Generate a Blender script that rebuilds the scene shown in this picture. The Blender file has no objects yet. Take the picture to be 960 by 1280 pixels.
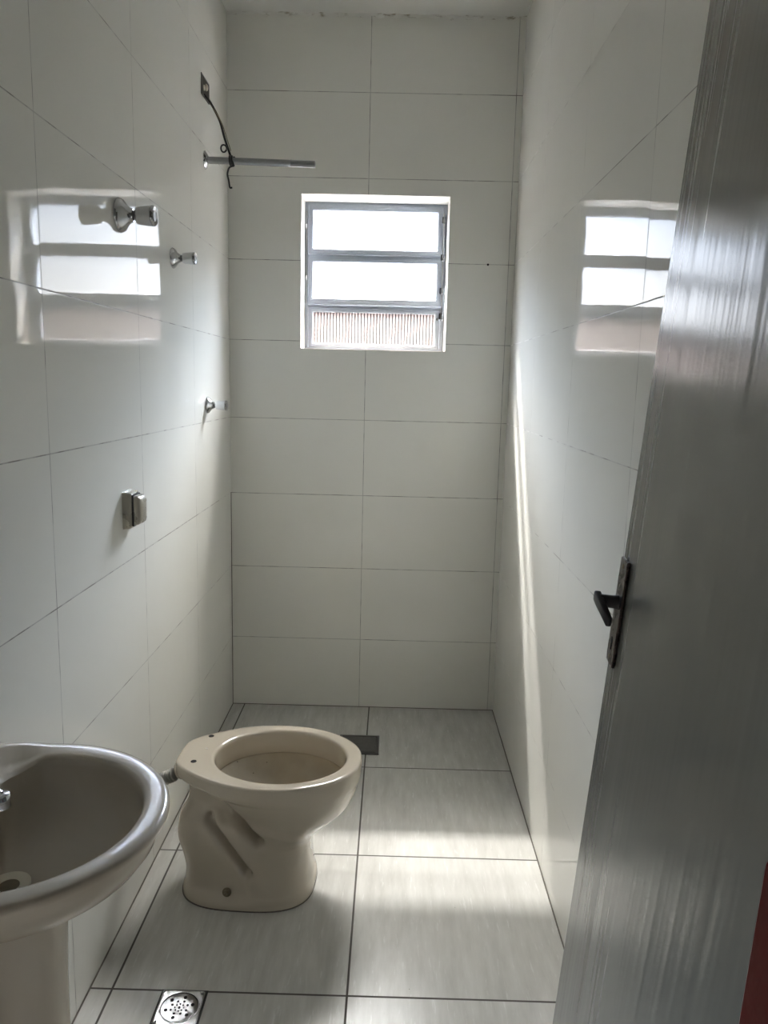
import bpy, bmesh, math, random
from mathutils import Vector, Matrix
random.seed(7)
sc = bpy.context.scene
col = sc.collection

# ------------------------------------------------------------------ camera
F_PX, PITCH, YAW, ROLL = 966.74, 0.16499, 0.00870, 0.02350
CAM = Vector((0.6830, -3.2590, 1.425))
cd = bpy.data.cameras.new('camera')
cd.sensor_fit = 'VERTICAL'; cd.sensor_height = 36.0
cd.lens = F_PX * 36.0 / 1280.0
cd.clip_start = 0.02; cd.clip_end = 200
cam = bpy.data.objects.new('camera', cd); col.objects.link(cam)
cyw, syw, cp, sp_ = math.cos(YAW), math.sin(YAW), math.cos(PITCH), math.sin(PITCH)
R0 = Vector((cyw, syw, 0)); FW = Vector((-syw * cp, cyw * cp, -sp_)); U0 = Vector((-syw * sp_, cyw * sp_, cp))
cr, sr = math.cos(ROLL), math.sin(ROLL)
Rv = R0 * cr + U0 * sr; Uv = -R0 * sr + U0 * cr
M = Matrix((Rv, Uv, -FW)).transposed().to_4x4(); M.translation = CAM
cam.matrix_world = M
sc.camera = cam

# ------------------------------------------------------------------ view
vs = sc.view_settings
sc.display_settings.display_device = 'sRGB'
vs.view_transform = 'Standard'; vs.look = 'None'; vs.exposure = 2.6; vs.gamma = 1.0
vs.use_curve_mapping = False

# ------------------------------------------------------------------ world: bright hazy sky
SKY = 0.78
w = bpy.data.worlds.new('sky'); sc.world = w; w.use_nodes = True
nt = w.node_tree; nt.nodes.clear()
tc = nt.nodes.new('ShaderNodeTexCoord'); sx = nt.nodes.new('ShaderNodeSeparateXYZ')
rp = nt.nodes.new('ShaderNodeValToRGB'); bg = nt.nodes.new('ShaderNodeBackground'); wo = nt.nodes.new('ShaderNodeOutputWorld')
nt.links.new(tc.outputs['Generated'], sx.inputs[0]); nt.links.new(sx.outputs['Z'], rp.inputs[0])
rp.color_ramp.elements[0].position = 0.0; rp.color_ramp.elements[0].color = (.55, .50, .46, 1)
rp.color_ramp.elements[1].position = 0.75; rp.color_ramp.elements[1].color = (.96, .93, .86, 1)
e = rp.color_ramp.elements.new(.07); e.color = (.97, .96, .93, 1)
e = rp.color_ramp.elements.new(.30); e.color = (.62, .77, 1.0, 1)
nt.links.new(rp.outputs[0], bg.inputs[0])
mr = nt.nodes.new('ShaderNodeMapRange'); mr.interpolation_type = 'SMOOTHSTEP'
nt.links.new(sx.outputs['Z'], mr.inputs[0])      # the haze is brightest high up, around the sun
for k_, v_ in ((1, .22), (2, .60), (3, SKY), (4, SKY * 34)): mr.inputs[k_].default_value = v_
nt.links.new(mr.outputs[0], bg.inputs[1])
nt.links.new(bg.outputs[0], wo.inputs[0])

def area_light(name, loc, rot_dir, sx_, sy_, power, color=(1, 1, 1), spread=math.pi, portal=False, xdir=Vector((1, 0, 0))):
    l = bpy.data.lights.new(name, 'AREA'); l.shape = 'RECTANGLE'; l.size = sx_; l.size_y = sy_
    l.energy = power; l.color = color; l.spread = spread
    if portal: l.cycles.is_portal = True
    o = bpy.data.objects.new(name, l); col.objects.link(o)
    z = -Vector(rot_dir).normalized(); x = (xdir - z * xdir.dot(z)).normalized(); y = z.cross(x)
    m = Matrix((x, y, z)).transposed().to_4x4(); m.translation = Vector(loc); o.matrix_world = m
    return o
area_light('window_portal', (.592, .23, 1.862), (0, -1, 0), .62, .62, 1, portal=True)
area_light('hall_portal', (-.62, -3.9, 1.6), (1, 0, 0), .6, .6, 1, portal=True, xdir=Vector((0, 1, 0)))
# the sun's light fanned sideways by the reeded glass: a long low strip high outside, parallel to the window
SUN_SLOPE = 1.52
D = Vector((0, 1, SUN_SLOPE)).normalized()
area_light('sun_strip', Vector((-5.0, .14, 1.86)) + D * 12.0, -D, 12.4, .72, 4900, (1.0, .96, .88))

# ------------------------------------------------------------------ mesh helpers
def link(name, bm, mat, parent=None, smooth=None, bevel=None):
    bmesh.ops.recalc_face_normals(bm, faces=bm.faces)
    me = bpy.data.meshes.new(name); bm.to_mesh(me); bm.free()
    if mat is not None:
        for m_ in (mat if isinstance(mat, (list, tuple)) else [mat]): me.materials.append(m_)
    o = bpy.data.objects.new(name, me); col.objects.link(o)
    if parent is not None: o.parent = parent
    if smooth is not None:
        for p in me.polygons: p.use_smooth = True
        if smooth < 179:
            lim = math.radians(smooth)
            b2 = bmesh.new(); b2.from_mesh(me)
            for ed in b2.edges:
                if len(ed.link_faces) == 2 and ed.calc_face_angle(0) > lim: ed.smooth = False
            b2.to_mesh(me); b2.free()
    if bevel:
        md = o.modifiers.new('bevel', 'BEVEL'); md.width = bevel; md.segments = 2; md.limit_method = 'ANGLE'; md.angle_limit = math.radians(35)
    return o

def tag(o, label=None, cat=None, group=None, kind=None):
    if label: o['label'] = label
    if cat: o['category'] = cat
    if group: o['group'] = group
    if kind: o['kind'] = kind
    return o

def empty(name, loc, rz=0.0):
    o = bpy.data.objects.new(name, None); o.empty_display_size = .05; col.objects.link(o)
    o.location = loc; o.rotation_euler = (0, 0, rz); return o

def box(bm, x0, x1, y0, y1, z0, z1, mi=0):
    v = [bm.verts.new(c) for c in ((x0, y0, z0), (x1, y0, z0), (x1, y1, z0), (x0, y1, z0), (x0, y0, z1), (x1, y0, z1), (x1, y1, z1), (x0, y1, z1))]
    fs = [bm.faces.new([v[i] for i in f]) for f in ((0, 3, 2, 1), (4, 5, 6, 7), (0, 1, 5, 4), (1, 2, 6, 5), (2, 3, 7, 6), (3, 0, 4, 7))]
    for f in fs: f.material_index = mi
    return v

def loft(bm, rings, cap0=True, cap1=True, closed_v=False, mi=0):
    vr = [[bm.verts.new(p) for p in r] for r in rings]
    n = len(vr[0]); m = len(vr)
    for a in range(m if closed_v else m - 1):
        A, B = vr[a], vr[(a + 1) % m]
        for i in range(n):
            j = (i + 1) % n
            f = bm.faces.new((A[i], A[j], B[j], B[i])); f.material_index = mi
    if not closed_v:
        if cap0: bm.faces.new(vr[0][::-1]).material_index = mi
        if cap1: bm.faces.new(vr[-1]).material_index = mi
    return vr

def frame_for(d):
    d = Vector(d).normalized()
    a = Vector((0, 0, 1)) if abs(d.z) < .9 else Vector((1, 0, 0))
    u = d.cross(a).normalized(); v = d.cross(u).normalized()
    return d, u, v

def lathe(bm, origin, axis, prof, n=32, fl=None, cap0=True, cap1=True):
    """prof: (distance along axis, radius); fl(angle, dist, r) may change the radius"""
    o = Vector(origin); d, u, v = frame_for(axis); rings = []
    for t, r in prof:
        ring = []
        for i in range(n):
            a = 2 * math.pi * i / n; rr = fl(a, t, r) if fl else r
            ring.append(o + d * t + u * (rr * math.cos(a)) + v * (rr * math.sin(a)))
        rings.append(ring)
    return loft(bm, rings, cap0, cap1)

def tube(bm, pts, r, n=10, radii=None, cap=True):
    pts = [Vector(p) for p in pts]; rings = []; pu = None
    for i, p in enumerate(pts):
        d = (pts[min(i + 1, len(pts) - 1)] - pts[max(i - 1, 0)]).normalized()
        if pu is None: _, u, _ = frame_for(d)
        else: u = (pu - d * pu.dot(d)).normalized()
        v = d.cross(u); pu = u; rr = radii[i] if radii else r
        rings.append([p + u * (rr * math.cos(2 * math.pi * k / n)) + v * (rr * math.sin(2 * math.pi * k / n)) for k in range(n)])
    loft(bm, rings, cap, cap)

def spline(pts, per=8):
    P = [Vector(p) for p in pts]; out = []
    for i in range(len(P) - 1):
        p0, p1, p2, p3 = P[max(i - 1, 0)], P[i], P[i + 1], P[min(i + 2, len(P) - 1)]
        for k in range(per):
            t = k / per
            out.append(.5 * ((2 * p1) + (p2 - p0) * t + (2 * p0 - 5 * p1 + 4 * p2 - p3) * t * t + (-p0 + 3 * p1 - 3 * p2 + p3) * t ** 3))
    out.append(P[-1]); return out

def interp(tab, x):
    one = len(tab[0]) == 2
    if x <= tab[0][0]: return tab[0][1] if one else list(tab[0][1:])
    if x >= tab[-1][0]: return tab[-1][1] if one else list(tab[-1][1:])
    for i in range(len(tab) - 1):
        b, c = tab[i], tab[i + 1]
        if x <= c[0]: break
    if one:
        return b[1] + (c[1] - b[1]) * (x - b[0]) / max(1e-9, c[0] - b[0])
    a = tab[max(i - 1, 0)]; d = tab[min(i + 2, len(tab) - 1)]
    h = c[0] - b[0]; t = (x - b[0]) / h; out = []
    for k in range(1, len(b)):
        mb = (c[k] - a[k]) / (c[0] - a[0]) * h; mc = (d[k] - b[k]) / (d[0] - b[0]) * h
        out.append((2 * t ** 3 - 3 * t * t + 1) * b[k] + (t ** 3 - 2 * t * t + t) * mb + (3 * t * t - 2 * t ** 3) * c[k] + (t ** 3 - t * t) * mc)
    return out

# ------------------------------------------------------------------ material helpers
class NT:
    def __init__(s, name):
        s.m = bpy.data.materials.new(name); s.m.use_nodes = True; s.t = s.m.node_tree; s.t.nodes.clear()
        s.out = s.t.nodes.new('ShaderNodeOutputMaterial')
    def n(s, typ, **k):
        nd = s.t.nodes.new(typ)
        for a, b in k.items(): setattr(nd, a, b)
        return nd
    def l(s, a, b): s.t.links.new(a, b)
    def put(s, sock, v):
        if hasattr(v, 'is_linked') or isinstance(v, bpy.types.NodeSocket): s.l(v, sock)
        else: sock.default_value = v
    def math(s, op, a, b=0.0, c=0.0):
        nd = s.n('ShaderNodeMath', operation=op)
        s.put(nd.inputs[0], a); s.put(nd.inputs[1], b); s.put(nd.inputs[2], c); return nd.outputs[0]
    def mix(s, f, a, b):
        nd = s.n('ShaderNodeMix', data_type='RGBA'); s.put(nd.inputs[0], f)
        for k, v in ((6, a), (7, b)):
            if isinstance(v, tuple): nd.inputs[k].default_value = (*v, 1) if len(v) == 3 else v
            else: s.l(v, nd.inputs[k])
        return nd.outputs[2]
    def xyz(s, src='Object'):
        t = s.n('ShaderNodeTexCoord'); x = s.n('ShaderNodeSeparateXYZ'); s.l(t.outputs[src], x.inputs[0]); return t.outputs[src], x.outputs
    def noise(s, vec, scale, detail=3, rough=.5, sc3=None):
        nd = s.n('ShaderNodeTexNoise'); nd.inputs['Scale'].default_value = scale; nd.inputs['Detail'].default_value = detail; nd.inputs['Roughness'].default_value = rough
        if sc3:
            mp = s.n('ShaderNodeMapping'); mp.inputs['Scale'].default_value = sc3; s.l(vec, mp.inputs[0]); vec = mp.outputs[0]
        s.l(vec, nd.inputs['Vector']); return nd.outputs['Fac']
    def ramp(s, f, lo, hi):
        nd = s.n('ShaderNodeMapRange'); nd.clamp = True; s.l(f, nd.inputs[0]); nd.inputs[1].default_value = lo; nd.inputs[2].default_value = hi; return nd.outputs[0]
    def bump(s, h, strength, dist, normal=None):
        nd = s.n('ShaderNodeBump'); nd.inputs['Strength'].default_value = strength; nd.inputs['Distance'].default_value = dist
        s.l(h, nd.inputs['Height'])
        if normal: s.l(normal, nd.inputs['Normal'])
        return nd.outputs[0]
    def bsdf(s, **k):
        nd = s.n('ShaderNodeBsdfPrincipled')
        for a, v in k.items():
            key = a.replace('_', ' ')
            sock = nd.inputs[key]
            if isinstance(v, tuple) and len(v) == 3 and sock.type == 'RGBA': v = (*v, 1)
            s.put(sock, v)
        return nd
    def done(s, nd):
        s.l(nd.outputs[0], s.out.inputs[0]); return s.m

def simple(name, colr, rough=.5, metal=0.0, var=.06, scale=30, bump=0.0, bscale=120, coat=0.0, spec=.5):
    t = NT(name); v, _ = t.xyz()
    f = t.noise(v, scale, 4)
    a = tuple(c * (1 - var) for c in colr); b = tuple(min(1, c * (1 + var)) for c in colr)
    c = t.mix(f, a, b)
    r = t.math('MULTIPLY_ADD', f, .12, rough - .06)
    p = t.bsdf(Base_Color=c, Roughness=r, Metallic=metal, Coat_Weight=coat, Coat_Roughness=.06)
    p.inputs['Specular IOR Level'].default_value = spec
    if bump: t.l(t.bump(t.noise(v, bscale, 2), bump, .001), p.inputs['Normal'])
    return t.done(p)

def grid_cells(t, cu, cv, u0, su, v0, sv, width):
    """tile grid: returns grout mask (1 on grout) and a per tile random colour"""
    res = []; cells = []
    for c, o, s_ in ((cu, u0, su), (cv, v0, sv)):
        u = t.math('DIVIDE', t.math('SUBTRACT', c, o), s_)
        fl = t.math('FLOOR', u); fr = t.math('SUBTRACT', u, fl)
        d = t.math('MULTIPLY', t.math('MINIMUM', fr, t.math('SUBTRACT', 1.0, fr)), s_)
        res.append(d); cells.append(fl)
    d = t.math('MINIMUM', res[0], res[1])
    line = t.n('ShaderNodeMapRange'); line.interpolation_type = 'SMOOTHSTEP'; line.clamp = True
    t.l(d, line.inputs[0]); line.inputs[1].default_value = width * .35; line.inputs[2].default_value = width * .75
    line.inputs[3].default_value = 1.0; line.inputs[4].default_value = 0.0
    cx = t.n('ShaderNodeCombineXYZ'); t.l(cells[0], cx.inputs[0]); t.l(cells[1], cx.inputs[1])
    wn = t.n('ShaderNodeTexWhiteNoise'); wn.noise_dimensions = '3D'; t.l(cx.outputs[0], wn.inputs['Vector'])
    return line.outputs[0], wn.outputs['Color'], wn.outputs['Value'], d

def tilt(t, normal, rnd, amp):
    sub = t.n('ShaderNodeVectorMath', operation='SUBTRACT'); t.l(rnd, sub.inputs[0]); sub.inputs[1].default_value = (.5, .5, .5)
    scl = t.n('ShaderNodeVectorMath', operation='SCALE'); t.l(sub.outputs[0], scl.inputs[0]); scl.inputs['Scale'].default_value = amp
    add = t.n('ShaderNodeVectorMath', operation='ADD'); t.l(normal, add.inputs[0]); t.l(scl.outputs[0], add.inputs[1])
    nm = t.n('ShaderNodeVectorMath', operation='NORMALIZE'); t.l(add.outputs[0], nm.inputs[0]); return nm.outputs[0]

def wall_tile(name, axis, u0, base=(.81, .80, .745), amp=.010):
    t = NT(name); v, c = t.xyz()
    cu = c['X'] if axis == 'x' else c['Y']
    line, rc, rv, d = grid_cells(t, cu, c['Z'], u0, .572, .3120, .3193, .0022)
    n1 = t.noise(v, 3.0, 3); n2 = t.noise(v, 130, 1)
    tone = t.mix(rv, tuple(x * .975 for x in base), base)
    tone = t.mix(t.math('MULTIPLY', t.ramp(n1, .5, .8), .10), tone, (.60, .57, .50))
    grime = t.ramp(t.noise(v, 14, 3), .45, .62)
    gcol = t.mix(grime, (.46, .45, .42), (.17, .155, .135))
    cc = t.mix(t.math('MULTIPLY', line, .95), tone, gcol)
    rough = t.math('MULTIPLY_ADD', line, .5, .018)
    p = t.bsdf(Base_Color=cc, Roughness=rough)
    p.inputs['Specular IOR Level'].default_value = .42
    nb = t.bump(n2, .045, .0006)
    nb = t.bump(t.noise(v, 9, 1), .10, .002, nb)
    edge = t.ramp(d, 0.0, .0016)
    nb = t.bump(edge, .25, .0012, nb)
    t.l(tilt(t, nb, rc, amp), p.inputs['Normal'])
    return t.done(p)

def floor_tile():
    t = NT('floor_porcelain'); v, c = t.xyz()
    line, rc, rv, d = grid_cells(t, c['X'], c['Y'], .054, .5545, .001, .5505, .0050)
    # veins run along the room, different on each tile
    off = t.n('ShaderNodeVectorMath', operation='MULTIPLY'); t.l(rc, off.inputs[0]); off.inputs[1].default_value = (7, 7, 0)
    vv = t.n('ShaderNodeVectorMath', operation='ADD'); t.l(v, vv.inputs[0]); t.l(off.outputs[0], vv.inputs[1])
    n1 = t.noise(vv.outputs[0], 1.0, 6, .6, (34, 5.5, 1)); n2 = t.noise(vv.outputs[0], 1.0, 4, .6, (110, 12, 1)); n3 = t.noise(vv.outputs[0], 1.0, 3, .5, (3, 2, 1))
    a = t.mix(t.ramp(n1, .3, .7), (.50, .49, .455), (.64, .63, .595))
    a = t.mix(t.math('MULTIPLY', t.ramp(n2, .60, .68), .45), a, (.78, .78, .76))
    a = t.mix(t.math('MULTIPLY', t.ramp(n3, .35, .75), .25), a, (.36, .35, .32))
    a = t.mix(line, a, (.085, .075, .065))
    # dust specks
    vo = t.n('ShaderNodeTexVoronoi'); vo.inputs['Scale'].default_value = 26; t.l(v, vo.inputs['Vector'])
    sp = t.math('MULTIPLY', t.math('LESS_THAN', vo.outputs['Distance'], .035), t.math('GREATER_THAN', t.noise(v, 4, 2), .56))
    a = t.mix(t.math('MULTIPLY', sp, .8), a, (.08, .07, .06))
    rough = t.math('MULTIPLY_ADD', n1, .10, .20)
    p = t.bsdf(Base_Color=a, Roughness=t.math('MULTIPLY_ADD', line, .4, rough))
    p.inputs['Specular IOR Level'].default_value = .27
    nb = t.bump(n1, .12, .0008)
    nb = t.bump(t.ramp(d, 0, .003), .5, .0015, nb)
    t.l(tilt(t, nb, rc, .008), p.inputs['Normal'])
    return t.done(p)

M_WB = wall_tile('white_tile_back', 'x', .563)
M_WL = wall_tile('white_tile_left', 'y', -.582)
M_WR = wall_tile('white_tile_right', 'y', -.572)
M_FLOOR = floor_tile()
M_PLAST = simple('white_plaster', (.72, .71, .67), .85, var=.04, scale=5, bump=.3, bscale=60)
M_OUT = simple('hall_paint', (.27, .265, .25), .8, var=.05, scale=4)
M_HFLOOR = simple('hall_floor', (.30, .28, .25), .4, var=.1, scale=6)
M_RED = simple('red_gloss_paint', (.075, .002, .002), .35, var=.25, scale=18, bump=.25, bscale=90, spec=.15)
M_CER = simple('beige_ceramic', (.53, .47, .38), .19, var=.02, scale=6, coat=.2)
M_CHROME = simple('chrome', (.62, .63, .65), .10, 1.0, var=.06, scale=40)
M_ALU = simple('aluminium_tube', (.33, .335, .34), .34, 1.0, var=.12, scale=60)
M_STEEL = simple('stainless', (.34, .34, .345), .2, 1.0, var=.1, scale=50)
M_DARKST = simple('tarnished_steel', (.16, .155, .15), .38, .7, var=.25, scale=50)
M_FRAME = simple('window_aluminium', (.36, .395, .45), .42, .0, var=.12, scale=30, bump=.2, bscale=80)
M_WTRIM = simple('white_paint', (.93, .92, .90), .55, var=.04, scale=20, bump=.3, bscale=90)
M_BLACK = simple('black_cable', (.012, .012, .013), .45, var=.2)
M_HOLE = simple('dark_recess', (.008, .007, .006), .9, var=.1)
M_HANDLE = simple('dark_handle', (.035, .032, .032), .33, .35, var=.2)
M_PLATE = simple('dark_bronze_plate', (.07, .052, .047), .28, .9, var=.25, scale=60)
M_BRASS = simple('old_metal', (.20, .17, .12), .4, .9, var=.3, scale=80)
M_SWITCH = simple('beige_metallic_plastic', (.46, .43, .36), .28, .35, var=.04)
M_SWDARK = simple('switch_gap', (.03, .028, .025), .5, var=.1)
M_HOSE = simple('grey_hose', (.30, .29, .26), .45, var=.1)
M_SALMON = simple('salmon_render', (.022, .0152, .0132), .9, var=.06, scale=3)
M_DRAINP = simple('drain_plastic', (.78, .73, .60), .35, var=.08)

def door_paint():
    t = NT('grey_door_paint'); v, c = t.xyz()
    n2 = t.noise(v, 2.2, 2); n4 = t.noise(v, .9, 3)
    a = t.mix(n2, (.125, .122, .106), (.150, .146, .128))
    # upright brush strokes: a height that only changes across the door
    y = t.math('ADD', c['Y'], t.math('MULTIPLY', c['Z'], .0224))
    w1 = t.math('ADD', t.math('MULTIPLY', y, 20.0), t.math('MULTIPLY', t.noise(v, 1.6, 1), 1.6))
    br = t.n('ShaderNodeTexNoise', noise_dimensions='1D'); br.inputs['Scale'].default_value = 1.0; br.inputs['Detail'].default_value = 2.0; t.l(w1, br.inputs['W'])
    w2 = t.math('ADD', t.math('MULTIPLY', y, 110.0), t.math('MULTIPLY', t.noise(v, 2.6, 1), 2.5))
    b2 = t.n('ShaderNodeTexNoise', noise_dimensions='1D'); b2.inputs['Scale'].default_value = 1.0; b2.inputs['Detail'].default_value = 0.0; t.l(w2, b2.inputs['W'])
    p = t.bsdf(Base_Color=a, Roughness=t.math('MULTIPLY_ADD', n4, .16, .13))
    nb = t.bump(br.outputs['Fac'], .50, .0030); nb = t.bump(b2.outputs['Fac'], .16, .0006, nb)
    t.l(nb, p.inputs['Normal']); return t.done(p)
M_DOOR = door_paint()

def glass(name, rib, tint, clear):
    t = NT(name); v, c = t.xyz()
    wv = t.math('SINE', t.math('MULTIPLY', t.math('ADD', c['X'], t.math('MULTIPLY', t.noise(v, 12, 2), .004)), 2 * math.pi / .0128))
    f = t.ramp(wv, .15, .95)
    n = t.noise(v, 55, 3)
    ribf = t.math('MULTIPLY', f, rib); f = t.math('MULTIPLY', t.ramp(n, .4, .75), .015)
    tr = t.n('ShaderNodeBsdfTransparent'); t.l(t.mix(ribf, tint, tuple(q * .22 for q in tint)), tr.inputs[0])
    tl = t.n('ShaderNodeBsdfTranslucent'); tl.inputs[0].default_value = (.8, .8, .8, 1)
    gl = t.n('ShaderNodeBsdfGlossy'); gl.inputs['Roughness'].default_value = .25; gl.inputs[0].default_value = (.9, .9, .9, 1)
    m1 = t.n('ShaderNodeMixShader'); t.l(t.math('ADD', f, 1 - clear), m1.inputs[0]); t.l(tr.outputs[0], m1.inputs[1]); t.l(tl.outputs[0], m1.inputs[2])
    m2 = t.n('ShaderNodeMixShader'); m2.inputs[0].default_value = .06; t.l(m1.outputs[0], m2.inputs[1]); t.l(gl.outputs[0], m2.inputs[2])
    t.l(m2.outputs[0], t.out.inputs[0]); return t.m
M_GLASS = glass('textured_glass', .05, (.97, .98, 1.0), .985)
M_GLASSR = glass('reeded_glass', .95, (.97, .93, .91), .992)

# ------------------------------------------------------------------ room shell
W, H = 1.159, 2.828
YF = -2.86            # inner face of the wall with the doorway
WX0, WX1, WZ0, WZ1 = .292, .892, 1.558, 2.168

def struct(o): o['kind'] = 'structure'; return o
bm = bmesh.new(); box(bm, -.15, W + .15, -5.35, .20, -.10, 0.0); struct(link('floor', bm, M_FLOOR))
bm = bmesh.new(); box(bm, -.15, W + .15, YF - .13, .20, H, H + .12); struct(link('ceiling', bm, M_PLAST))
bm = bmesh.new(); box(bm, -.15, 0, YF, .20, 0, H); struct(link('wall_left', bm, M_WL))
bm = bmesh.new(); box(bm, W, W + .15, YF, .20, 0, H); struct(link('wall_right', bm, M_WR))

def wall_hole_y(bm, x0, x1, z0, z1, hx0, hx1, hz0, hz1, y0, y1):
    xs = [x0, hx0, hx1, x1]; zs = [z0, hz0, hz1, z1]
    for i in range(3):
        for j in range(3):
            if (i, j) == (1, 1): continue
            box(bm, xs[i], xs[i + 1], y0, y1, zs[j], zs[j + 1])
    bmesh.ops.remove_doubles(bm, verts=bm.verts, dist=1e-5)
    dup = {}
    for f in bm.faces: dup.setdefault(tuple(sorted(v.index for v in f.verts)), []).append(f)
    bm.verts.index_update()
    dup = {}
    for f in bm.faces: dup.setdefault(tuple(sorted(v.index for v in f.verts)), []).append(f)
    bmesh.ops.delete(bm, geom=[f for fs in dup.values() if len(fs) > 1 for f in fs], context='FACES_ONLY')
bm = bmesh.new(); wall_hole_y(bm, 0, W, 0, H, WX0, WX1, WZ0, WZ1, 0.0, .19); struct(link('wall_back', bm, M_WB))

# wall with the doorway; its right jamb leans a little like the door
JX = .907; JL = .050
bm = bmesh.new()
box(bm, -.15, .17, YF - .13, YF, 0, H)
box(bm, .17, JX, YF - .13, YF, 2.16, H)
v = box(bm, JX, W + .15, YF - .13, YF, 0, H)
for k in (0, 3): v[k].co.x -= JL * 1.16
for k in (4, 7): v[k].co.x += JL * (H - 1.16)
struct(link('wall_front', bm, M_OUT))
bm = bmesh.new()
v = box(bm, JX - .008, W + .15, YF - .14, YF + .002, 0.0, 1.165)
for k in (0, 3): v[k].co.x -= JL * 1.16
struct(link('trim_1', bm, M_RED, bevel=.002))

# hall behind the camera, with an unseen side opening added to let in fill light
bm = bmesh.new(); box(bm, -.75, 1.75, -5.35, YF - .13, H, H + .12); struct(link('ceiling_hall', bm, M_PLAST))
bm = bmesh.new(); box(bm, -.75, -.15, -5.35, YF - .13, -.10, 0.0); box(bm, W + .15, 1.75, -5.35, YF - .13, -.10, 0); struct(link('floor_hall', bm, M_HFLOOR))
bm = bmesh.new(); box(bm, -.75, 1.75, -5.50, -5.35, -.1, H); struct(link('wall_hall_rear', bm, M_OUT))
bm = bmesh.new(); box(bm, 1.60, 1.75, -5.35, YF - .13, 0, H); struct(link('wall_hall_right', bm, M_OUT))
bm = bmesh.new()
ys = [-5.35, -4.2, -3.6, YF - .13]; zs = [0, 1.3, 1.9, H]
for i in range(3):
    for j in range(3):
        if (i, j) != (1, 1): box(bm, -.75, -.60, ys[i], ys[i + 1], zs[j], zs[j + 1])
struct(link('wall_hall_left', bm, M_OUT))
bm = bmesh.new(); box(bm, -.75, -.15, YF - .13, YF, 0, H); box(bm, W + .15, 1.75, YF - .13, YF, 0, H); struct(link('wall_hall_front', bm, M_OUT))

# neighbouring wall outside, seen through the lowest pane
nb = bmesh.new(); box(nb, -3.5, 4.5, 4.0, 4.2, -1.0, 2.10); box(nb, -3.55, 4.55, 3.95, 4.25, 2.10, 2.15)
tag(link('boundary_wall', nb, M_SALMON), 'salmon rendered boundary wall outside, seen blurred through the lowest window pane', 'wall')

# dirty joint between ceiling and back wall
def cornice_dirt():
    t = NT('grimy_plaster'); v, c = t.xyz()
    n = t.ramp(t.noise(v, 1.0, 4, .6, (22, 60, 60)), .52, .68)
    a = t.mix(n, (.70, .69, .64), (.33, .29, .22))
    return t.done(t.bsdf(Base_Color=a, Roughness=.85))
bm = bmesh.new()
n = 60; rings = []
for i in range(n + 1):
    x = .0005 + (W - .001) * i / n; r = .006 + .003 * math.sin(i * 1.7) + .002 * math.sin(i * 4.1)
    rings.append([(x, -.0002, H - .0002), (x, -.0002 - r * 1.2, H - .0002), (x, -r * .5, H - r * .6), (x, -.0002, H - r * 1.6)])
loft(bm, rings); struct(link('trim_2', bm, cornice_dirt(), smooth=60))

# dark grout joints where the walls meet the floor and in the back corners
M_JOINT = simple('dark_grout', (.12, .105, .09), .85, var=.4, scale=40)
bm = bmesh.new()
for (xa, xb, ya, yb) in ((0, .0035, YF, 0), (W - .0035, W, YF, 0), (0, W, -.0035, 0)): box(bm, xa, xb, ya, yb, 0, .0016)
struct(link('trim_5', bm, M_JOINT))
bm = bmesh.new(); box(bm, 0, .0022, -.0022, 0, 0, .95); struct(link('trim_6', bm, M_JOINT))

# ------------------------------------------------------------------ window
# the opening is deep: the window sits near the outer face of the wall
RB = .135                                   # how far the window is set back in the opening
KS = (RB - CAM.y) / (0 - CAM.y)             # window parts were measured on the wall plane, so they grow by this
WLOC = Vector(((WX0 + WX1) / 2, 0.0, WZ0))
win = empty('window_1', CAM + (WLOC - CAM) * KS); struct(win); win.scale = (KS, KS, KS)
def ringframe(bm, x0, x1, z0, z1, l, r, b, tp, y0, y1, o=WLOC, rad=0):
    """rectangular ring, outer box x0..x1, z0..z1, members l/r/b/t wide, depth y0..y1, in window space"""
    def loop(xa, xb, za, zb, y): return [Vector((xa, y, za)) - o, Vector((xb, y, za)) - o, Vector((xb, y, zb)) - o, Vector((xa, y, zb)) - o]
    loft(bm, [loop(x0, x1, z0, z1, y0), loop(x0 + l, x1 - r, z0 + b, z1 - tp, y0), loop(x0 + l, x1 - r, z0 + b, z1 - tp, y1), loop(x0, x1, z0, z1, y1)], closed_v=True)
# white plastered reveal lining the opening, a hair proud of the tiles
bm = bmesh.new(); ringframe(bm, WX0 - .008, WX1 + .008, WZ0 - .008, WZ1 + .008, .010, .010, .010, .010, .0005, .145, Vector((0, 0, 0)))
struct(link('trim_3', bm, simple('reveal_plaster', (.52, .50, .46), .7, var=.06, scale=20), bevel=.002))
bm = bmesh.new(); ringframe(bm, WX0 - .008, WX1 + .008, WZ0 - .008, WZ1 + .008, .0095, .0095, .0095, .0095, .146, .196, Vector((0, 0, 0)))
struct(link('trim_4', bm, simple('dark_outer_lining', (.10, .098, .09), .9, var=.2)))  # outer lining, added dark to cut the sky bounce around the glass
FX0, FX1, FZ0, FZ1 = WX0 + .017, WX1 - .010, WZ0 - .004, WZ1 - .029
bm = bmesh.new(); ringframe(bm, FX0, FX1, FZ0, FZ1, .013, .016, .012, .012, .006, .050)
link('frame', bm, M_FRAME, win, bevel=.0015)
panes = [(1.953, 2.106), (1.759, 1.908), (1.579, 1.709)]
PX0, PX1 = .340, .847
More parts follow.
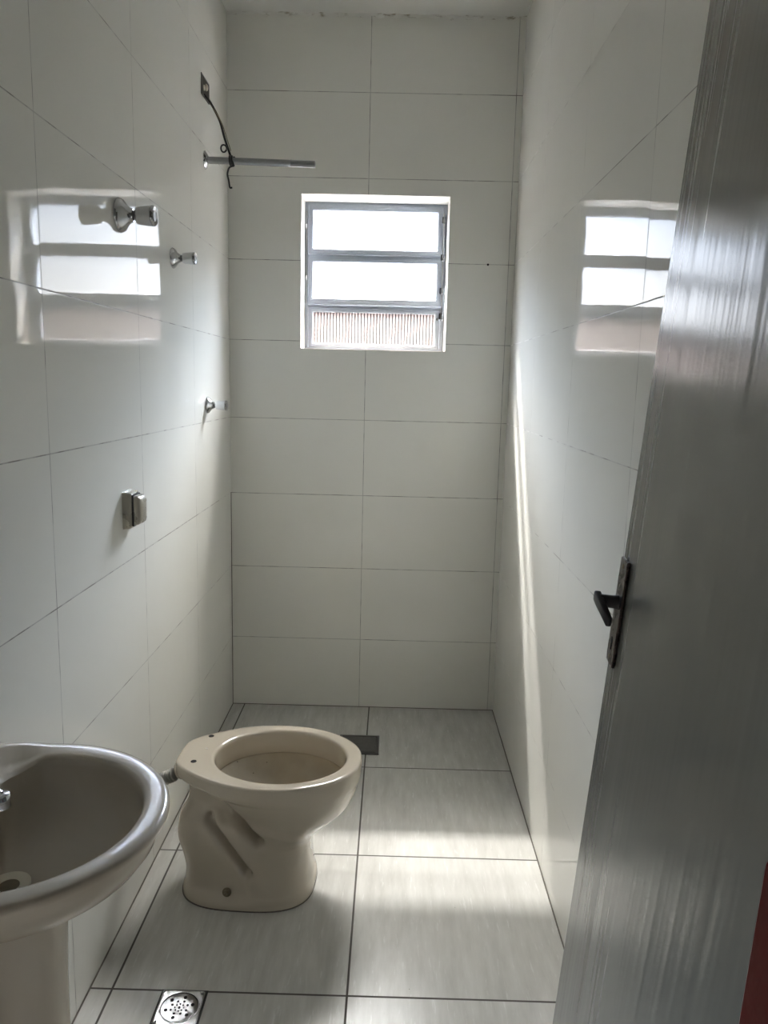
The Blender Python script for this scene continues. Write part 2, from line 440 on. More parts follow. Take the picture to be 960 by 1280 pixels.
# transoms
bm = bmesh.new()
for zc in (1.930, 1.732):
    v = box(bm, FX0 + .010 - WLOC.x, FX1 - .012 - WLOC.x, .010, .046, zc - .0045 - WLOC.z, zc + .0045 - WLOC.z)
link('transom', bm, M_FRAME, win, bevel=.001)
for k, (za, zb) in enumerate(panes):
    lo = {0: 1.936, 1: 1.738, 2: FZ0 + .012}[k]; hi = {0: FZ1 - .010, 1: 1.925, 2: 1.726}[k]
    bm = bmesh.new()
    y0 = .002 if k < 2 else .006
    ringframe(bm, FX0 + .0155, FX1 - .0175, lo, hi, PX0 - FX0 - .0155, FX1 - .0175 - PX1, za - lo, hi - zb, y0, .034)
    ringframe(bm, PX0 - .008, PX1 + .008, za - .008, zb + .008, .010, .010, .010, .010, y0 - .003, y0 + .004)
    sash = link('sash', bm, M_FRAME, win, bevel=.0015)
    bm = bmesh.new(); box(bm, PX0 - .004 - WLOC.x, PX1 + .004 - WLOC.x, .014, .018, za - .004 - WLOC.z, zb + .004 - WLOC.z)
    pn = link('pane', bm, M_GLASSR if k == 2 else M_GLASS, sash)
    # putty fillet along the bottom of the pane, uneven
    bm = bmesh.new(); rings = []
    for i in range(81):
        x = PX0 - .001 + (PX1 - PX0 + .002) * i / 80 - WLOC.x; u = i / 80
        h = .0035 + .0016 * math.sin(i * 1.1 + k) + random.uniform(-.001, .001) + .012 * (max(0, 1 - u * 28) ** 2 + max(0, 1 - (1 - u) * 28) ** 2) * (k < 2)
        z = za - .001 - WLOC.z
        rings.append([(x, .006, z), (x, .006, z + h * .7), (x, .0138, z + h), (x, .0138, z)])
    loft(bm, rings); link('putty', bm, M_WTRIM if k < 2 else M_FRAME, sash, smooth=60)
# operating rods and lever
bm = bmesh.new()
tube(bm, [Vector((.868, -.004, z)) - WLOC for z in (2.10, 1.98, 1.86, 1.68)], .0035, 8)
for z in (2.075, 1.93, 1.80, 1.70): box(bm, .860 - WLOC.x, .874 - WLOC.x, -.007, .006, z - .012 - WLOC.z, z + .012 - WLOC.z)
link('operating_rod', bm, M_CHROME, win, smooth=40)
bm = bmesh.new(); tube(bm, [Vector((.3165, -.002, z)) - WLOC for z in (2.10, 1.90, 1.74)], .0022, 8)
for z in (2.04, 1.84): box(bm, .3135 - WLOC.x, .3195 - WLOC.x, -.005, .006, z - .010 - WLOC.z, z + .010 - WLOC.z)
link('stay_rod', bm, M_CHROME, win, smooth=40)
bm = bmesh.new()
tube(bm, [Vector((.878, .000, 1.84)) - WLOC, Vector((.8785, -.006, 1.80)) - WLOC, Vector((.877, -.010, 1.68)) - WLOC], .004, 8)
link('lever', bm, M_FRAME, win, smooth=40)
bm = bmesh.new(); lathe(bm, Vector((.856, .004, 1.688)) - WLOC, (0, -1, 0), [(0, .006), (.004, .006), (.005, .004)], 16)
link('screw', bm, M_STEEL, win, smooth=40)

# ------------------------------------------------------------------ door (hangs a little out of plumb)
P0 = Vector((.995, -2.200, .988)); ED = Vector((.06843, -.02237, .99740)); ED.normalize()
HA = math.radians(4.6); HD = Vector((-math.sin(HA), -math.cos(HA), 0.0))
NR = ED.cross(HD).normalized()
if NR.x > 0: NR = -NR
HD = NR.cross(ED).normalized()
if HD.y > 0: HD = -HD
foot = P0 - ED * ((P0.z - .012) / ED.z)
dm = Matrix((HD, NR, ED)).transposed()        # local x to the hinge, local y into the room (towards -X), local z up
if dm.determinant() < 0: pass
DW, DH, DT = .615, 2.115, .034
def dloc(a, b, c): return foot + HD * a + NR * b + ED * c
bm = bmesh.new(); vv = []
loops = []
for c in (0, DH):
    loops.append([dloc(0, 0, c), dloc(DW, 0, c), dloc(DW, -DT, c), dloc(0, -DT, c)])
loft(bm, loops)
door = link('door_1', bm, M_DOOR, bevel=.0015); struct(door)
# handle
pc = 1.113  # plate centre height along the door
def dbox(bm, a0, a1, b0, b1, c0, c1):
    loft(bm, [[dloc(a0, b0, c), dloc(a1, b0, c), dloc(a1, b1, c), dloc(a0, b1, c)] for c in (c0, c1)])
bm = bmesh.new(); dbox(bm, .006, .046, .0005, .0055, pc - .075, pc + .075)
plate = link('handle_plate', bm, M_PLATE, door, bevel=.0018)
bm = bmesh.new()
hz = pc + .014
neck = [dloc(.026, b, hz) for b in (.004, .012, .024, .030)]
tube(bm, neck, .0088, 14, [.0105, .009, .009, .009])
# flat lever bar from the neck to the hinge side, drooping
rings = []
for (a, b, c, ha, hb) in ((.014, .031, .003, .004, .003), (.016, .032, .003, .0075, .005), (.030, .031, .000, .0078, .005), (.050, .027, -.008, .0074, .0045), (.066, .023, -.0165, .007, .004), (.068, .0225, -.0175, .004, .002)):
    p = dloc(a, b, hz + c)
    rings.append([p + ED * (ha * math.copysign(abs(math.cos(q)) ** .45, math.cos(q))) + NR * (hb * math.copysign(abs(math.sin(q)) ** .45, math.sin(q))) for q in [2 * math.pi * k / 16 for k in range(16)]])
loft(bm, rings)
link('lever', bm, M_HANDLE, plate, smooth=50)
bm = bmesh.new(); lathe(bm, dloc(.026, .0050, pc - .040), NR, [(0, .0045), (.0012, .0045)], 16)
dbox(bm, .0245, .0275, .005, .0062, pc - .054, pc - .041); link('keyhole', bm, M_HOLE, plate)
for c in (pc + .065, pc - .064):
    bm = bmesh.new(); lathe(bm, dloc(.026, .0053, c), NR, [(0, .0038), (.001, .0036), (.0016, .002)], 14); link('screw', bm, M_BRASS, plate, smooth=40)
# hinges on the hinge edge
for c in (.25, 1.05, 1.85):
    bm = bmesh.new(); lathe(bm, dloc(DW + .004, -.002, c), ED, [(0, .005), (.075, .005)], 12); link('hinge', bm, M_STEEL, door, smooth=40)

# ------------------------------------------------------------------ toilet
TX, TY, TR = .37, -1.226, math.radians(-2.5)
toilet = empty('toilet_bowl', (TX, TY, 0), TR)
tag(toilet, 'beige ceramic toilet bowl without seat or tank, standing beside the left wall', 'toilet')
RIM = [(.105, .0), (.106, .045), (.110, .062), (.125, .085), (.155, .113), (.20, .142), (.25, .169), (.30, .184), (.35, .193), (.40, .194), (.45, .187), (.50, .170), (.55, .141), (.58, .112), (.60, .085), (.612, .057), (.618, .030), (.620, .0)]
def chaikin(P, n):
    for _ in range(n):
        Q = [P[0]]
        for a_, b_ in zip(P, P[1:]):
            Q += [(a_[0] * .75 + b_[0] * .25, a_[1] * .75 + b_[1] * .25), (a_[0] * .25 + b_[0] * .75, a_[1] * .25 + b_[1] * .75)]
        P = Q + [P[-1]]
    return P
_full = [(x, -y) for x, y in RIM[:0:-1]] + [(x, y) for x, y in RIM]
_full = chaikin(_full, 4)
RIM = sorted([(x, y) for x, y in _full if y >= 0]); RIM[0] = (RIM[0][0], 0.0)
RX0, RX1 = RIM[0][0], RIM[-1][0]
ZT = .385
def ell(x, x0, x1, b, p=2.0):
    c, a = (x0 + x1) / 2, (x1 - x0) / 2
    q = abs(x - c) / a
    return 0.0 if q >= 1 else b * (1 - q ** p) ** (1 / p)
BOWL = [(.02, .32, .470, .100), (.08, .29, .468, .108), (.13, .27, .478, .114), (.18, .255, .503, .120), (.215, .249, .545, .130), (.25, .246, .582, .146), (.295, .218, .606, .170), (.335, .178, .6165, .1865), (.36, .150, .619, .190), (.385, .110, .620, .192)]
LEG = [(0, .118, .493, .147), (.018, .119, .493, .146), (.040, .124, .487, .136), (.075, .125, .483, .129), (.11, .118, .481, .126), (.16, .104, .482, .126), (.20, .106, .480, .122), (.228, .114, .44, .114), (.245, .124, .40, .090), (.262, .131, .37, .070), (.29, .133, .35, .064), (.315, .130, .35, .066), (.34, .122, .35, .072)]
def segd(x, z, a, b):
    ax, az = a; bx, bz = b; t = ((x - ax) * (bx - ax) + (z - az) * (bz - az)) / ((bx - ax) ** 2 + (bz - az) ** 2)
    t = max(0, min(1, t)); return math.hypot(x - ax - t * (bx - ax), z - az - t * (bz - az)), t
def halfw(x, z):
    w = []
    if z > .0:
        b = interp(BOWL, z); w.append(ell(x, b[0], b[1], b[2], 2.1) if z >= .02 else 0)
    if z < .345:
        l = interp(LEG, z); w.append(ell(x, l[0], l[1], l[2], 2.9))
    m = max(w); s = (sum(q ** 5 for q in w)) ** (1 / 5) if m > 0 else 0
    s = min(s, m * 1.06)
    d, t = segd(x, z, (.225, .318), (.352, .198))
    s -= .050 * math.exp(-(d / .0115) ** 2) * (.25 + .75 * t) * max(0, min(1, (.335 - z) / .03))
    d, t = segd(x, z, (.212, .236), (.322, .100))
    s -= .046 * math.exp(-(d / .0115) ** 2) * (.7 + .3 * t)
    # sunk triangular field around the fixing bolt
    inx = 1 / (1 + math.exp(-(x - .175) / .008)) * 1 / (1 + math.exp((x - .326) / .0035))
    zl = .235 - (x - .212) * (.136 / .110) 
    inz = 1 / (1 + math.exp(-(z - .028) / .005)) * 1 / (1 + math.exp((z - zl + .012) / .008))
    s -= .010 * inx * inz
    return max(s, 0)
def tprof_range(z):
    lo, hi = 9, -9
    if z >= .02: b = interp(BOWL, z); lo = min(lo, b[0]); hi = max(hi, b[1])
    if z < .345: l = interp(LEG, z); lo = min(lo, l[0]); hi = max(hi, l[1])
    return lo, hi
NS = 130
def tring(z):
    lo, hi = tprof_range(z); up, dn = [], []
    for i in range(NS + 1):
        x = (lo + hi) / 2 - (hi - lo) / 2 * math.cos(math.pi * i / NS)
        wv = 0 if i in (0, NS) else halfw(x, z)
        up.append((x - TX, -wv, z)); dn.append((x - TX, wv, z))
    return up + dn[-2:0:-1]
def rimring(off, z, sc_=1.0):
    up, dn = [], []
    for i in range(NS + 1):
        x = (RX0 + RX1) / 2 - (RX1 - RX0) / 2 * math.cos(math.pi * i / NS)
        # rounded by reading the table
        wv = interp(RIM, x) if 0 < i < NS else 0
        cx = .3625
        xx = cx + (x - cx) * (1 - off / .2575); ww = wv * (1 - off / .19)
        up.append((xx - TX, -ww, z)); dn.append((xx - TX, ww, z))
    return up + dn[-2:0:-1]
def openring(x0, x1, b, z):
    up, dn = [], []
    c, a = (x0 + x1) / 2, (x1 - x0) / 2
    for i in range(NS + 1):
        q = math.pi * i / NS; x = c - a * math.cos(q); wv = b * math.sin(q)
        up.append((x - TX, -wv, z)); dn.append((x - TX, wv, z))
    return up + dn[-2:0:-1]
bm = bmesh.new()
zs = [.0, .004, .010, .018, .026, .034] + [.034 + i * (.322 - .034) / 82 for i in range(1, 83)]
rings = [tring(z) for z in zs]
for z in [.322 + i * .003 for i in range(1, 12)]:
    q = min(1, (z - .322) / .031); q = q * q * (3 - 2 * q)
    A_, B_ = tring(min(z, .338)), rimring(0, z)
    rings.append([(a_[0] + (b_[0] - a_[0]) * q, a_[1] + (b_[1] - a_[1]) * q, z) for a_, b_ in zip(A_, B_)])
rings += [rimring(0, .362), rimring(0, .3785), rimring(.001, .3822), rimring(.004, .3848), rimring(.009, .3856),
          openring(.196, .585, .163, .3855), openring(.202, .580, .157, .3845), openring(.206, .577, .1535, .381), openring(.208, .575, .152, .374), openring(.211, .573, .150, .345), openring(.212, .572, .149, .322), openring(.210, .574, .151, .317),
          openring(.207, .577, .1535, .3155)]
loft(bm, rings, True, False)
M_CERT = simple('beige_ceramic_polished', (.53, .47, .38), .11, var=.02, scale=6, coat=.5)
body = link('bowl_body', bm, M_CERT, toilet, smooth=50)
bm = bmesh.new(); J_ = tring(0.0); loft(bm, [[(x * 1.008, y * 1.015, z_) for x, y, _ in J_] for z_ in (.0003, .0028)])
link('base_joint', bm, M_JOINT, toilet)['label'] = 'dark joint line under the foot'
# darkened inside of the bowl under the rim
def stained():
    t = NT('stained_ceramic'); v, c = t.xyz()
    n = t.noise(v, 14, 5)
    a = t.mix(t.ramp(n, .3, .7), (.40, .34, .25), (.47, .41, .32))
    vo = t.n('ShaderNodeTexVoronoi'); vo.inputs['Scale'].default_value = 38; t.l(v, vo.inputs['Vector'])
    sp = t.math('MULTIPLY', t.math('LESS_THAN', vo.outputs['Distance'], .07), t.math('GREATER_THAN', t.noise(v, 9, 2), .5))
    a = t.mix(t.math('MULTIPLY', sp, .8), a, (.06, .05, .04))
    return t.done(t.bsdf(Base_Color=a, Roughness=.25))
bm = bmesh.new()
loft(bm, [openring(.207, .577, .1535, .3155), openring(.228, .576, .146, .292), openring(.285, .560, .121, .262), openring(.335, .528, .094, .232), openring(.37, .49, .068, .211), openring(.395, .455, .038, .199)], False, True)
link('bowl_inside', bm, stained(), toilet, smooth=50)['label'] = 'stained brownish inside of the bowl'
for (x, y) in ((.166, -1.130), (.160, -1.286)):
    bm = bmesh.new(); lathe(bm, (x - TX, y - TY, .3857), (0, 0, 1), [(0, .0082), (.0006, .0078)], 20)
    link('bolt_hole', bm, M_HOLE, toilet)
bm = bmesh.new(); lathe(bm, (.268 - TX, -.131, .046), (0, -1, .25), [(0, .012), (.003, .0125), (.005, .0075), (.010, .0075), (.011, .004), (.020, .0035)], 20)
link('fixing_bolt', bm, M_BRASS, toilet, smooth=40)
bm = bmesh.new(); lathe(bm, (.268 - TX, .131, .046), (0, 1, .25), [(0, .012), (.003, .0125), (.005, .0075), (.010, .0075), (.011, .004), (.020, .0035)], 20)
link('fixing_bolt', bm, M_BRASS, toilet, smooth=40)
# maker's smudge on the rim
bm = bmesh.new()
for dx, dy, r in ((0, 0, .0035), (.005, -.003, .0028), (.002, .006, .002)):
    lathe(bm, (.172 + dx - TX, -1.208 + dy - TY, .3857), (0, 0, 1), [(0, r), (.0003, r)], 7)
link('stamp', bm, M_SWITCH, toilet)
# flush pipe spigot
bm = bmesh.new(); lathe(bm, (.135 - TX, -.034, .352), (-1, 0, -.40), [(0, .025), (.026, .025), (.031, .021)], 24)
link('spigot', bm, M_CER, toilet, smooth=40)
# corrugated hose to the wall
hose = bmesh.new(); pts = spline([(.002, -1.262, .285), (.03, -1.261, .298), (.062, -1.260, .318), (.100, -1.260, .337)], 24)
tube(hose, pts, .018, 20, [.0175 + .0024 * math.sin(i * 2 * math.pi / 4.5) if i > 5 else .026 for i in range(len(pts))])
tag(link('flush_hose', hose, M_HOSE, smooth=50), 'short grey corrugated hose joining the toilet bowl to the left wall', 'hose')

# ------------------------------------------------------------------ wash basin
BY = -2.235; BZ = .800
basin = empty('wash_basin', (0, BY, BZ)); tag(basin, 'beige oval ceramic wash basin fixed to the left wall, on the pedestal', 'wash basin')
NB = 120
DC = Vector((.136, 0))     # drain centre, basin plan
def outer(a, off=0.0):
    """outline of the basin rim in plan, by angle from the drain, cut flat at the wall"""
    c, s = math.cos(a), math.sin(a); cx, rx, ry = .132, .235 - off, .224 - off
    # ray from DC hits ellipse
    dx, dy = DC.x - cx, DC.y
    A = (c / rx) ** 2 + (s / ry) ** 2; B = 2 * (dx * c / rx ** 2 + dy * s / ry ** 2); C_ = (dx / rx) ** 2 + (dy / ry) ** 2 - 1
    t = (-B + math.sqrt(B * B - 4 * A * C_)) / (2 * A)
    wl = .003 + off * .25
    if c < 0: t = min(t, (wl - DC.x) / c)
    return Vector((DC.x + c * t, DC.y + s * t))
def inner(a, k=1.0):
    """bowl opening, with the tap deck across its back"""
    c, s = math.cos(a), math.sin(a); cx, rx, ry = .152, .176 * k, .177 * k
    dx, dy = DC.x - cx, DC.y
    A = (c / rx) ** 2 + (s / ry) ** 2; B = 2 * (dx * c / rx ** 2 + dy * s / ry ** 2); C_ = (dx / rx) ** 2 + (dy / ry) ** 2 - 1
    t = (-B + math.sqrt(B * B - 4 * A * C_)) / (2 * A)
    if c < 0:
        # front edge of the tap deck, by distance from the middle of the basin
        q = 0.0
        while q < t:
            if DC.x + c * q < interp([(0, .096), (.05, .089), (.105, .073), (.135, .080), (.165, .108), (.19, .13)], abs(s * q)): t = q; break
            q += .0005
    return Vector((DC.x + c * t, DC.y + s * t))
angs = [2 * math.pi * i / NB for i in range(NB)]
def bz_rim(p): return .0 + max(0, .11 - p.x) * .10        # rim rises a little towards the wall
def R2(fn, dz, flat=False):
    out = []
    for a in angs:
        p = fn(a); out.append((p.x, p.y, dz + (0 if flat else bz_rim(p))))
    return out
def lerpring(fa, fb, t): return lambda a: fa(a).lerp(fb(a), t)
def circ(r, c=DC): return lambda a: Vector((c.x + r * math.cos(a), c.y + r * math.sin(a)))
def rimr(t, dz):
    """rim, and behind the bowl the lower tap deck inside a raised ridge"""
    out = []
    for a in angs:
        o_, i_ = outer(a), inner(a); back = max(0.0, min(1.0, (.115 - i_.x) / .03))
        tt = t if back == 0 else t * (1 - back) + (t * .55 if t < .5 else .275 + (t - .5) * 1.45) * back
        p = o_.lerp(i_, tt)
        drop = back * .014 * max(0, min(1, (t - .45) / .2))
        out.append((p.x, p.y, dz + bz_rim(o_) * (1 - .6 * t) - drop))
    return out
def ped(r, cx=.135): return lambda a: Vector((max(.004, cx + r * 1.0 * math.cos(a)), r * .95 * math.sin(a)))
bm = bmesh.new()
under = [R2(ped(.080), -.1265, True), R2(lerpring(ped(.10), lambda a: outer(a, .05), .25), -.120, True), R2(lerpring(ped(.10), lambda a: outer(a, .03), .55), -.098, True),
         R2(lambda a: outer(a, .034), -.070, True), R2(lambda a: outer(a, .019), -.050, True), R2(lambda a: outer(a, .014), -.036, True)]
side = [R2(lambda a: outer(a, .013), -.025), R2(lambda a: outer(a, .0115), -.0175), R2(lambda a: outer(a, .001), -.0145), R2(lambda a: outer(a, 0), -.010), R2(lambda a: outer(a, .0005), -.005)]
top = [rimr(.06, -.0015), rimr(.16, 0), rimr(.30, .0004), rimr(.45, .0002), rimr(.65, -.0004), rimr(.82, -.0010), rimr(.93, -.0030), rimr(1.0, -.0070)]
def ib(k, z):
    out = []
    for a in angs:
        i_ = inner(a); back = max(0.0, min(1.0, (.115 - i_.x) / .03)); p = circ(.022)(a).lerp(i_, k)
        out.append((p.x, p.y, z - .010 * back * k ** 8))
    return out
bowl = [ib(.990, -.019), ib(.968, -.040), ib(.92, -.062), ib(.80, -.083), ib(.65, -.098), ib(.45, -.108), ib(.25, -.113), ib(.08, -.116), ib(0, -.117)]
loft(bm, under + side + top + bowl, True, True)
link('basin_bowl', bm, M_CER, basin, smooth=45)
bm = bmesh.new(); lathe(bm, (DC.x, DC.y, -.1165), (0, 0, 1), [(0, .030), (.0035, .030), (.0042, .027), (.002, .018), (.0005, .0155), (-.004, .015)], 36)
link('drain_ring', bm, M_DRAINP, basin, smooth=40)
bm = bmesh.new(); lathe(bm, (DC.x, DC.y, -.1165), (0, 0, 1), [(.0003, .0145), (.0012, .0145)], 24)
link('drain_plug', bm, M_BRASS, basin)

# pedestal
pedo = bmesh.new(); rings = []
for z, r in ((0, .118), (.012, .120), (.03, .112), (.07, .100), (.15, .092), (.35, .081), (.52, .082), (.60, .085), (.674, .090)):
    rings.append([(max(.006, .128 + r * math.cos(2 * math.pi * i / 48)), BY + r * .98 * math.sin(2 * math.pi * i / 48), z) for i in range(48)])
loft(pedo, rings)
tag(link('basin_pedestal', pedo, M_CER, smooth=50), 'beige ceramic pedestal column standing under the wash basin', 'pedestal')

# tap
tap = empty("basin_tap", (.052, BY, BZ - .0105)); tag(tap, 'chrome pillar tap on the back deck of the beige wash basin', 'tap')
bm = bmesh.new(); lathe(bm, (0, 0, 0), (0, 0, 1), [(0, .024), (.004, .025), (.010, .018), (.05, .016), (.056, .014), (.070, .013)], 28)
link('tap_body', bm, M_CHROME, tap, smooth=40)
bm = bmesh.new(); tube(bm, spline([(.010, 0, .040), (.035, 0, .047), (.060, 0, .043), (.076, 0, .034)], 8), .0115, 18)
lathe(bm, (.079, 0, .039), (.12, 0, -1), [(0, .0125), (.001, .0135), (.010, .0135), (.011, .0122), (.020, .0122), (.0205, .009)], 24)
link('spout', bm, M_CHROME, tap, smooth=50)
bm = bmesh.new(); lathe(bm, (0, 0, .070), (0, 0, 1), [(0, .016), (.004, .021), (.024, .019), (.028, .014)], 40, lambda a, t, r: r * (1 + .06 * math.cos(8 * a)))
link('tap_knob', bm, M_CHROME, tap, smooth=50)

# ------------------------------------------------------------------ stop valves on the left wall
def valve(y, z, s, length, label, group=None):
    o = empty('shower_valve' if s > 1.2 else 'stop_valve', (0, y, z)); tag(o, label, 'valve', group)
    bm = bmesh.new(); lathe(bm, (.0005, 0, 0), (1, 0, 0), [(0, .030 * s), (.002, .0305 * s), (.0045, .0300 * s), (.009 * s, .0270 * s), (.013 * s, .0215 * s), (.017 * s, .0165 * s), (.022 * s, .0130 * s), (.027 * s, .0115 * s)], 40)
    link('flange', bm, M_CHROME, o, smooth=40)
    a = .022 * s; L = length
    bm = bmesh.new(); lathe(bm, (0, 0, 0), (1, 0, 0), [(a - .002, .0085 * s), (a + .014 * s, .0085 * s)], 24); link('stem', bm, M_DARKST, o, smooth=40)
    bm = bmesh.new()
    lathe(bm, (0, 0, 0), (1, 0, 0), [(a + .008 * s, .010 * s), (a + .012 * s, .0148 * s), (a + .018 * s, .0162 * s), (L - .010, .0180 * s), (L - .003, .0182 * s), (L, .0165 * s), (L - .003, .010 * s)], 72,
          lambda an, t, r: r * (1 - .07 * (1 - abs(math.sin(3 * an))) ** 1.5) if t > a + .012 * s else r)
    kn = link('knob', bm, M_CHROME, o, smooth=50)
    bm = bmesh.new(); lathe(bm, (L - .004, 0, 0), (1, 0, 0), [(0, .0095 * s), (.003, .0090 * s)], 20); link('knob_cap', bm, M_DARKST, kn, smooth=40)
    return o
valve(-1.283, 1.815, 1.36, .090, 'large chrome valve with a wide round flange, biggest of the three on the left wall')
valve(-.824, 1.785, 1.0, .073, 'middle sized chrome stop valve, between the large valve and the window wall')
valve(-.408, 1.331, 1.0, .076, 'lowest chrome stop valve, low on the left wall near the back corner')

# ------------------------------------------------------------------ shower arm, cable and junction box
arm = empty('shower_outlet_pipe', (0, -.386, 2.183)); tag(arm, 'bare straight aluminium shower arm sticking out of the left wall', 'shower arm')
bm = bmesh.new(); lathe(bm, (.0005, 0, 0), (1, 0, 0), [(0, .031), (.002, .031), (.007, .024), (.012, .015)], 36); link('flange', bm, M_CHROME, arm, smooth=40)
bm = bmesh.new(); lathe(bm, (0, 0, 0), (1, 0, -.018), [(.004, .0118), (.30, .0118), (.303, .0130), (.306, .0118), (.388, .0118), (.388, .0098), (.360, .0098)], 28); link('pipe', bm, M_ALU, arm, smooth=40)

jb = empty('junction_box', (0, -.374, 2.42)); tag(jb, 'small open electrical box sunk in the left wall above the shower arm', 'junction box')
bm = bmesh.new(); o_ = Vector((0, -.374, 2.42))
def yzloop(x, y0, y1, z0, z1): return [(x, y0, z0), (x, y1, z0), (x, y1, z1), (x, y0, z1)]
loft(bm, [yzloop(.001, -.055, .055, -.034, .034), yzloop(.004, -.054, .054, -.033, .033), yzloop(.004, -.0505, .0505, -.0295, .0295), yzloop(.0015, -.050, .050, -.029, .029)], True, False)
link('box_rim', bm, M_DARKST, jb)
bm = bmesh.new(); box(bm, .0012, .0022, -.050, .050, -.029, .029); link('box_opening', bm, simple('box_inside', (.075, .068, .055), .8, var=.4, scale=80), jb)
bm = bmesh.new(); lathe(bm, (.0018, .012, .008), (1, 0, 0), [(0, .012), (.004, .011), (.007, .006)], 14); lathe(bm, (.0018, -.020, -.004), (1, 0, 0), [(0, .010), (.003, .009)], 14)
link('plaster_lump', bm, M_DRAINP, jb, smooth=40)

cab = bmesh.new()
tube(cab, spline([(.002, -.395, 2.395), (.022, -.385, 2.372), (.050, -.375, 2.32), (.068, -.380, 2.262), (.082, -.384, 2.222), (.090, -.386, 2.2005)], 8), .0042, 8)
cable = link('electric_cable', cab, M_BLACK, smooth=50); tag(cable, 'black cable hanging from the open box and tied round the shower arm', 'cable')
bm = bmesh.new()
tube(bm, spline([(.020, -.388, 2.370), (.056, -.380, 2.315), (.076, -.384, 2.262), (.092, -.388, 2.215)], 8), .0016, 6); link('thin_wire', bm, M_BRASS, cable, smooth=50)
bm = bmesh.new()
c0 = Vector((.070, -.398, 2.219))
tube(bm, [c0 + Vector((.010 * math.cos(q), .002 * math.sin(2 * q), .012 * math.sin(q))) for q in [2 * math.pi * i / 20 for i in range(20)]], .003, 8); link('cable_loop', bm, M_BLACK, cable, smooth=50)
bm = bmesh.new()   # turns round the arm and the loose tail
pts = []
for i in range(41):
    q = 2 * math.pi * 2 * i / 40 + 1.2; pts.append((.088 + .014 * i / 40, -.386 + .0158 * math.cos(q), 2.1815 + .0158 * math.sin(q)))
tube(bm, pts, .0036, 8)
tube(bm, spline([(.098, -.402, 2.180), (.104, -.404, 2.163), (.090, -.404, 2.155), (.083, -.403, 2.135), (.087, -.402, 2.112), (.091, -.402, 2.090), (.099, -.402, 2.090)], 8), .0032, 8)
link('cable_tail', bm, M_BLACK, cable, smooth=50)

# ------------------------------------------------------------------ light switch
swt = empty('light_switch', (0, -1.290, 1.088)); tag(swt, 'small beige switch box with a rounded rocker, mounted on the left wall tiles', 'switch')
def rrect(x, hy, hz, r, n=6, cy=0, cz=0):
    out = []
    for qx, qz, a0 in ((hy - r, hz - r, 0), (-hy + r, hz - r, 90), (-hy + r, -hz + r, 180), (hy - r, -hz + r, 270)):
        for i in range(n + 1):
            a = math.radians(a0 + 90 * i / n); out.append((x, cy + qx + r * math.cos(a), cz + qz + r * math.sin(a)))
    return out
bm = bmesh.new(); loft(bm, [rrect(.0005, .036, .048, .004), rrect(.018, .034, .046, .005), rrect(.0225, .031, .043, .006)]); link('switch_box', bm, M_SWITCH, swt, smooth=35)
bm = bmesh.new(); loft(bm, [rrect(.0222, .029, .041, .004), rrect(.0262, .029, .041, .004)]); link('gap', bm, M_SWDARK, swt)
bm = bmesh.new()
rr_ = []
for x, hy, hz in ((.0255, .0265, .038), (.036, .0265, .037), (.041, .025, .033), (.0445, .021, .027), (.0465, .012, .017)): rr_.append(rrect(x, hy, hz, .006, cy=.001))
loft(bm, rr_); rock = link('rocker', bm, M_SWITCH, swt, smooth=35)
bm = bmesh.new(); lathe(bm, (.0455, .006, .004), (1, 0, 0), [(0, .0016), (.0012, .0012)], 10); link('pilot_light', bm, M_SWDARK, rock)

# ------------------------------------------------------------------ floor drains
fd = empty('floor_drain', (.227, -1.703, 0)); tag(fd, 'square stainless floor drain with a round pierced grate, front left of the floor', 'drain')
bm = bmesh.new(); hs = .050
def xyloop(h, z): return [(-h, -h, z), (h, -h, z), (h, h, z), (-h, h, z)]
loft(bm, [xyloop(.0545, .0004), xyloop(.0545, .0012)]); link('surround', bm, M_SWDARK, fd)
bm = bmesh.new()
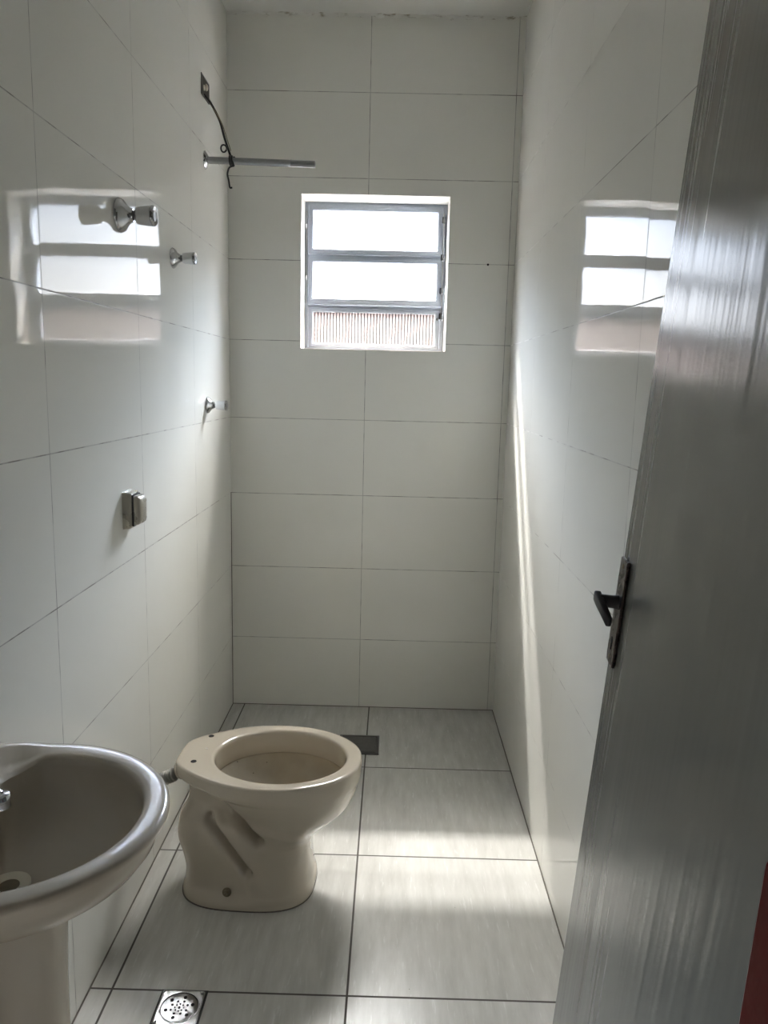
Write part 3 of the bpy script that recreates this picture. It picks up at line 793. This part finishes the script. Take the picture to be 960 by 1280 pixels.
# square plate with round opening
N = 64; outr = []
for i in range(N):
    a = 2 * math.pi * i / N + math.pi / N; m_ = max(abs(math.cos(a)), abs(math.sin(a))); outr.append((hs * math.cos(a) / m_, hs * math.sin(a) / m_))
def sq(s, z): return [(x * s, y * s, z) for x, y in outr]
def ci(r, z): return [(r * math.cos(2 * math.pi * i / N + math.pi / N), r * math.sin(2 * math.pi * i / N + math.pi / N), z) for i in range(N)]
loft(bm, [sq(1, .0005), sq(1, .0040), sq(.97, .0048), sq(.94, .0036), ci(.0455, .0036), ci(.0445, .0048), ci(.0430, .0048), ci(.0425, .0030), ci(.0425, .0006)], True, True)
link('drain_frame', bm, M_STEEL, fd, smooth=30)
bm = bmesh.new(); loft(bm, [ci(.0415, .0015), ci(.0415, .0036), ci(.039, .0040), ci(.020, .0034), ci(.004, .0032)]); grate = link('grate', bm, M_STEEL, fd, smooth=30)
bm = bmesh.new()
holes = [(.0, .0, .0028)] + [(.010 * math.cos(k * math.pi / 4), .010 * math.sin(k * math.pi / 4), .0017) for k in range(8)] + [(.019 * math.cos(k * math.pi / 4 + .39), .019 * math.sin(k * math.pi / 4 + .39), .0026) for k in range(8)] + [(.030 * math.cos(k * math.pi / 3 + .3), .030 * math.sin(k * math.pi / 3 + .3), .0040) for k in range(6)]
for x, y, r in holes:
    zt = .0040 if math.hypot(x, y) > .025 else .0036
    lathe(bm, (x, y, .0030), (0, 0, 1), [(0, r), (zt - .0030 + .0004, r)], 14)
tag(link('perforation', bm, M_HOLE, grate), kind='stuff')
for x, y in ((-.0425, -.0425), (.0425, .0425)):
    bm = bmesh.new(); lathe(bm, (x, y, .0038), (0, 0, 1), [(0, .0036), (.0008, .0030)], 14); link('screw', bm, M_DARKST, fd)

ld = empty('linear_drain', (.580, -.372, 0)); tag(ld, 'dark rectangular shower drain in the floor behind the toilet bowl', 'drain')
bm = bmesh.new()
def lr(hx, hy, z): return [(-hx, -hy, z), (hx, -hy, z), (hx, hy, z), (-hx, hy, z)]
loft(bm, [lr(.080, .080, .0005), lr(.080, .080, .0050), lr(.077, .077, .0055), lr(.071, .071, .0055), lr(.070, .070, .0020)], True, True); link('drain_frame', bm, M_DARKST, ld)
bm = bmesh.new(); loft(bm, [lr(.0665, .0665, .002), lr(.0665, .0665, .0046), lr(.064, .064, .0052)]); link('cover', bm, M_DARKST, ld)

# small dark plug hole high on the window wall
bm = bmesh.new(); lathe(bm, (1.052, -.0003, 1.908), (0, -1, 0), [(0, .0045), (.002, .0040)], 14)
tag(link('wall_plug', bm, M_HOLE), 'tiny black plug in the back wall tiles, right of the window', 'wall plug')
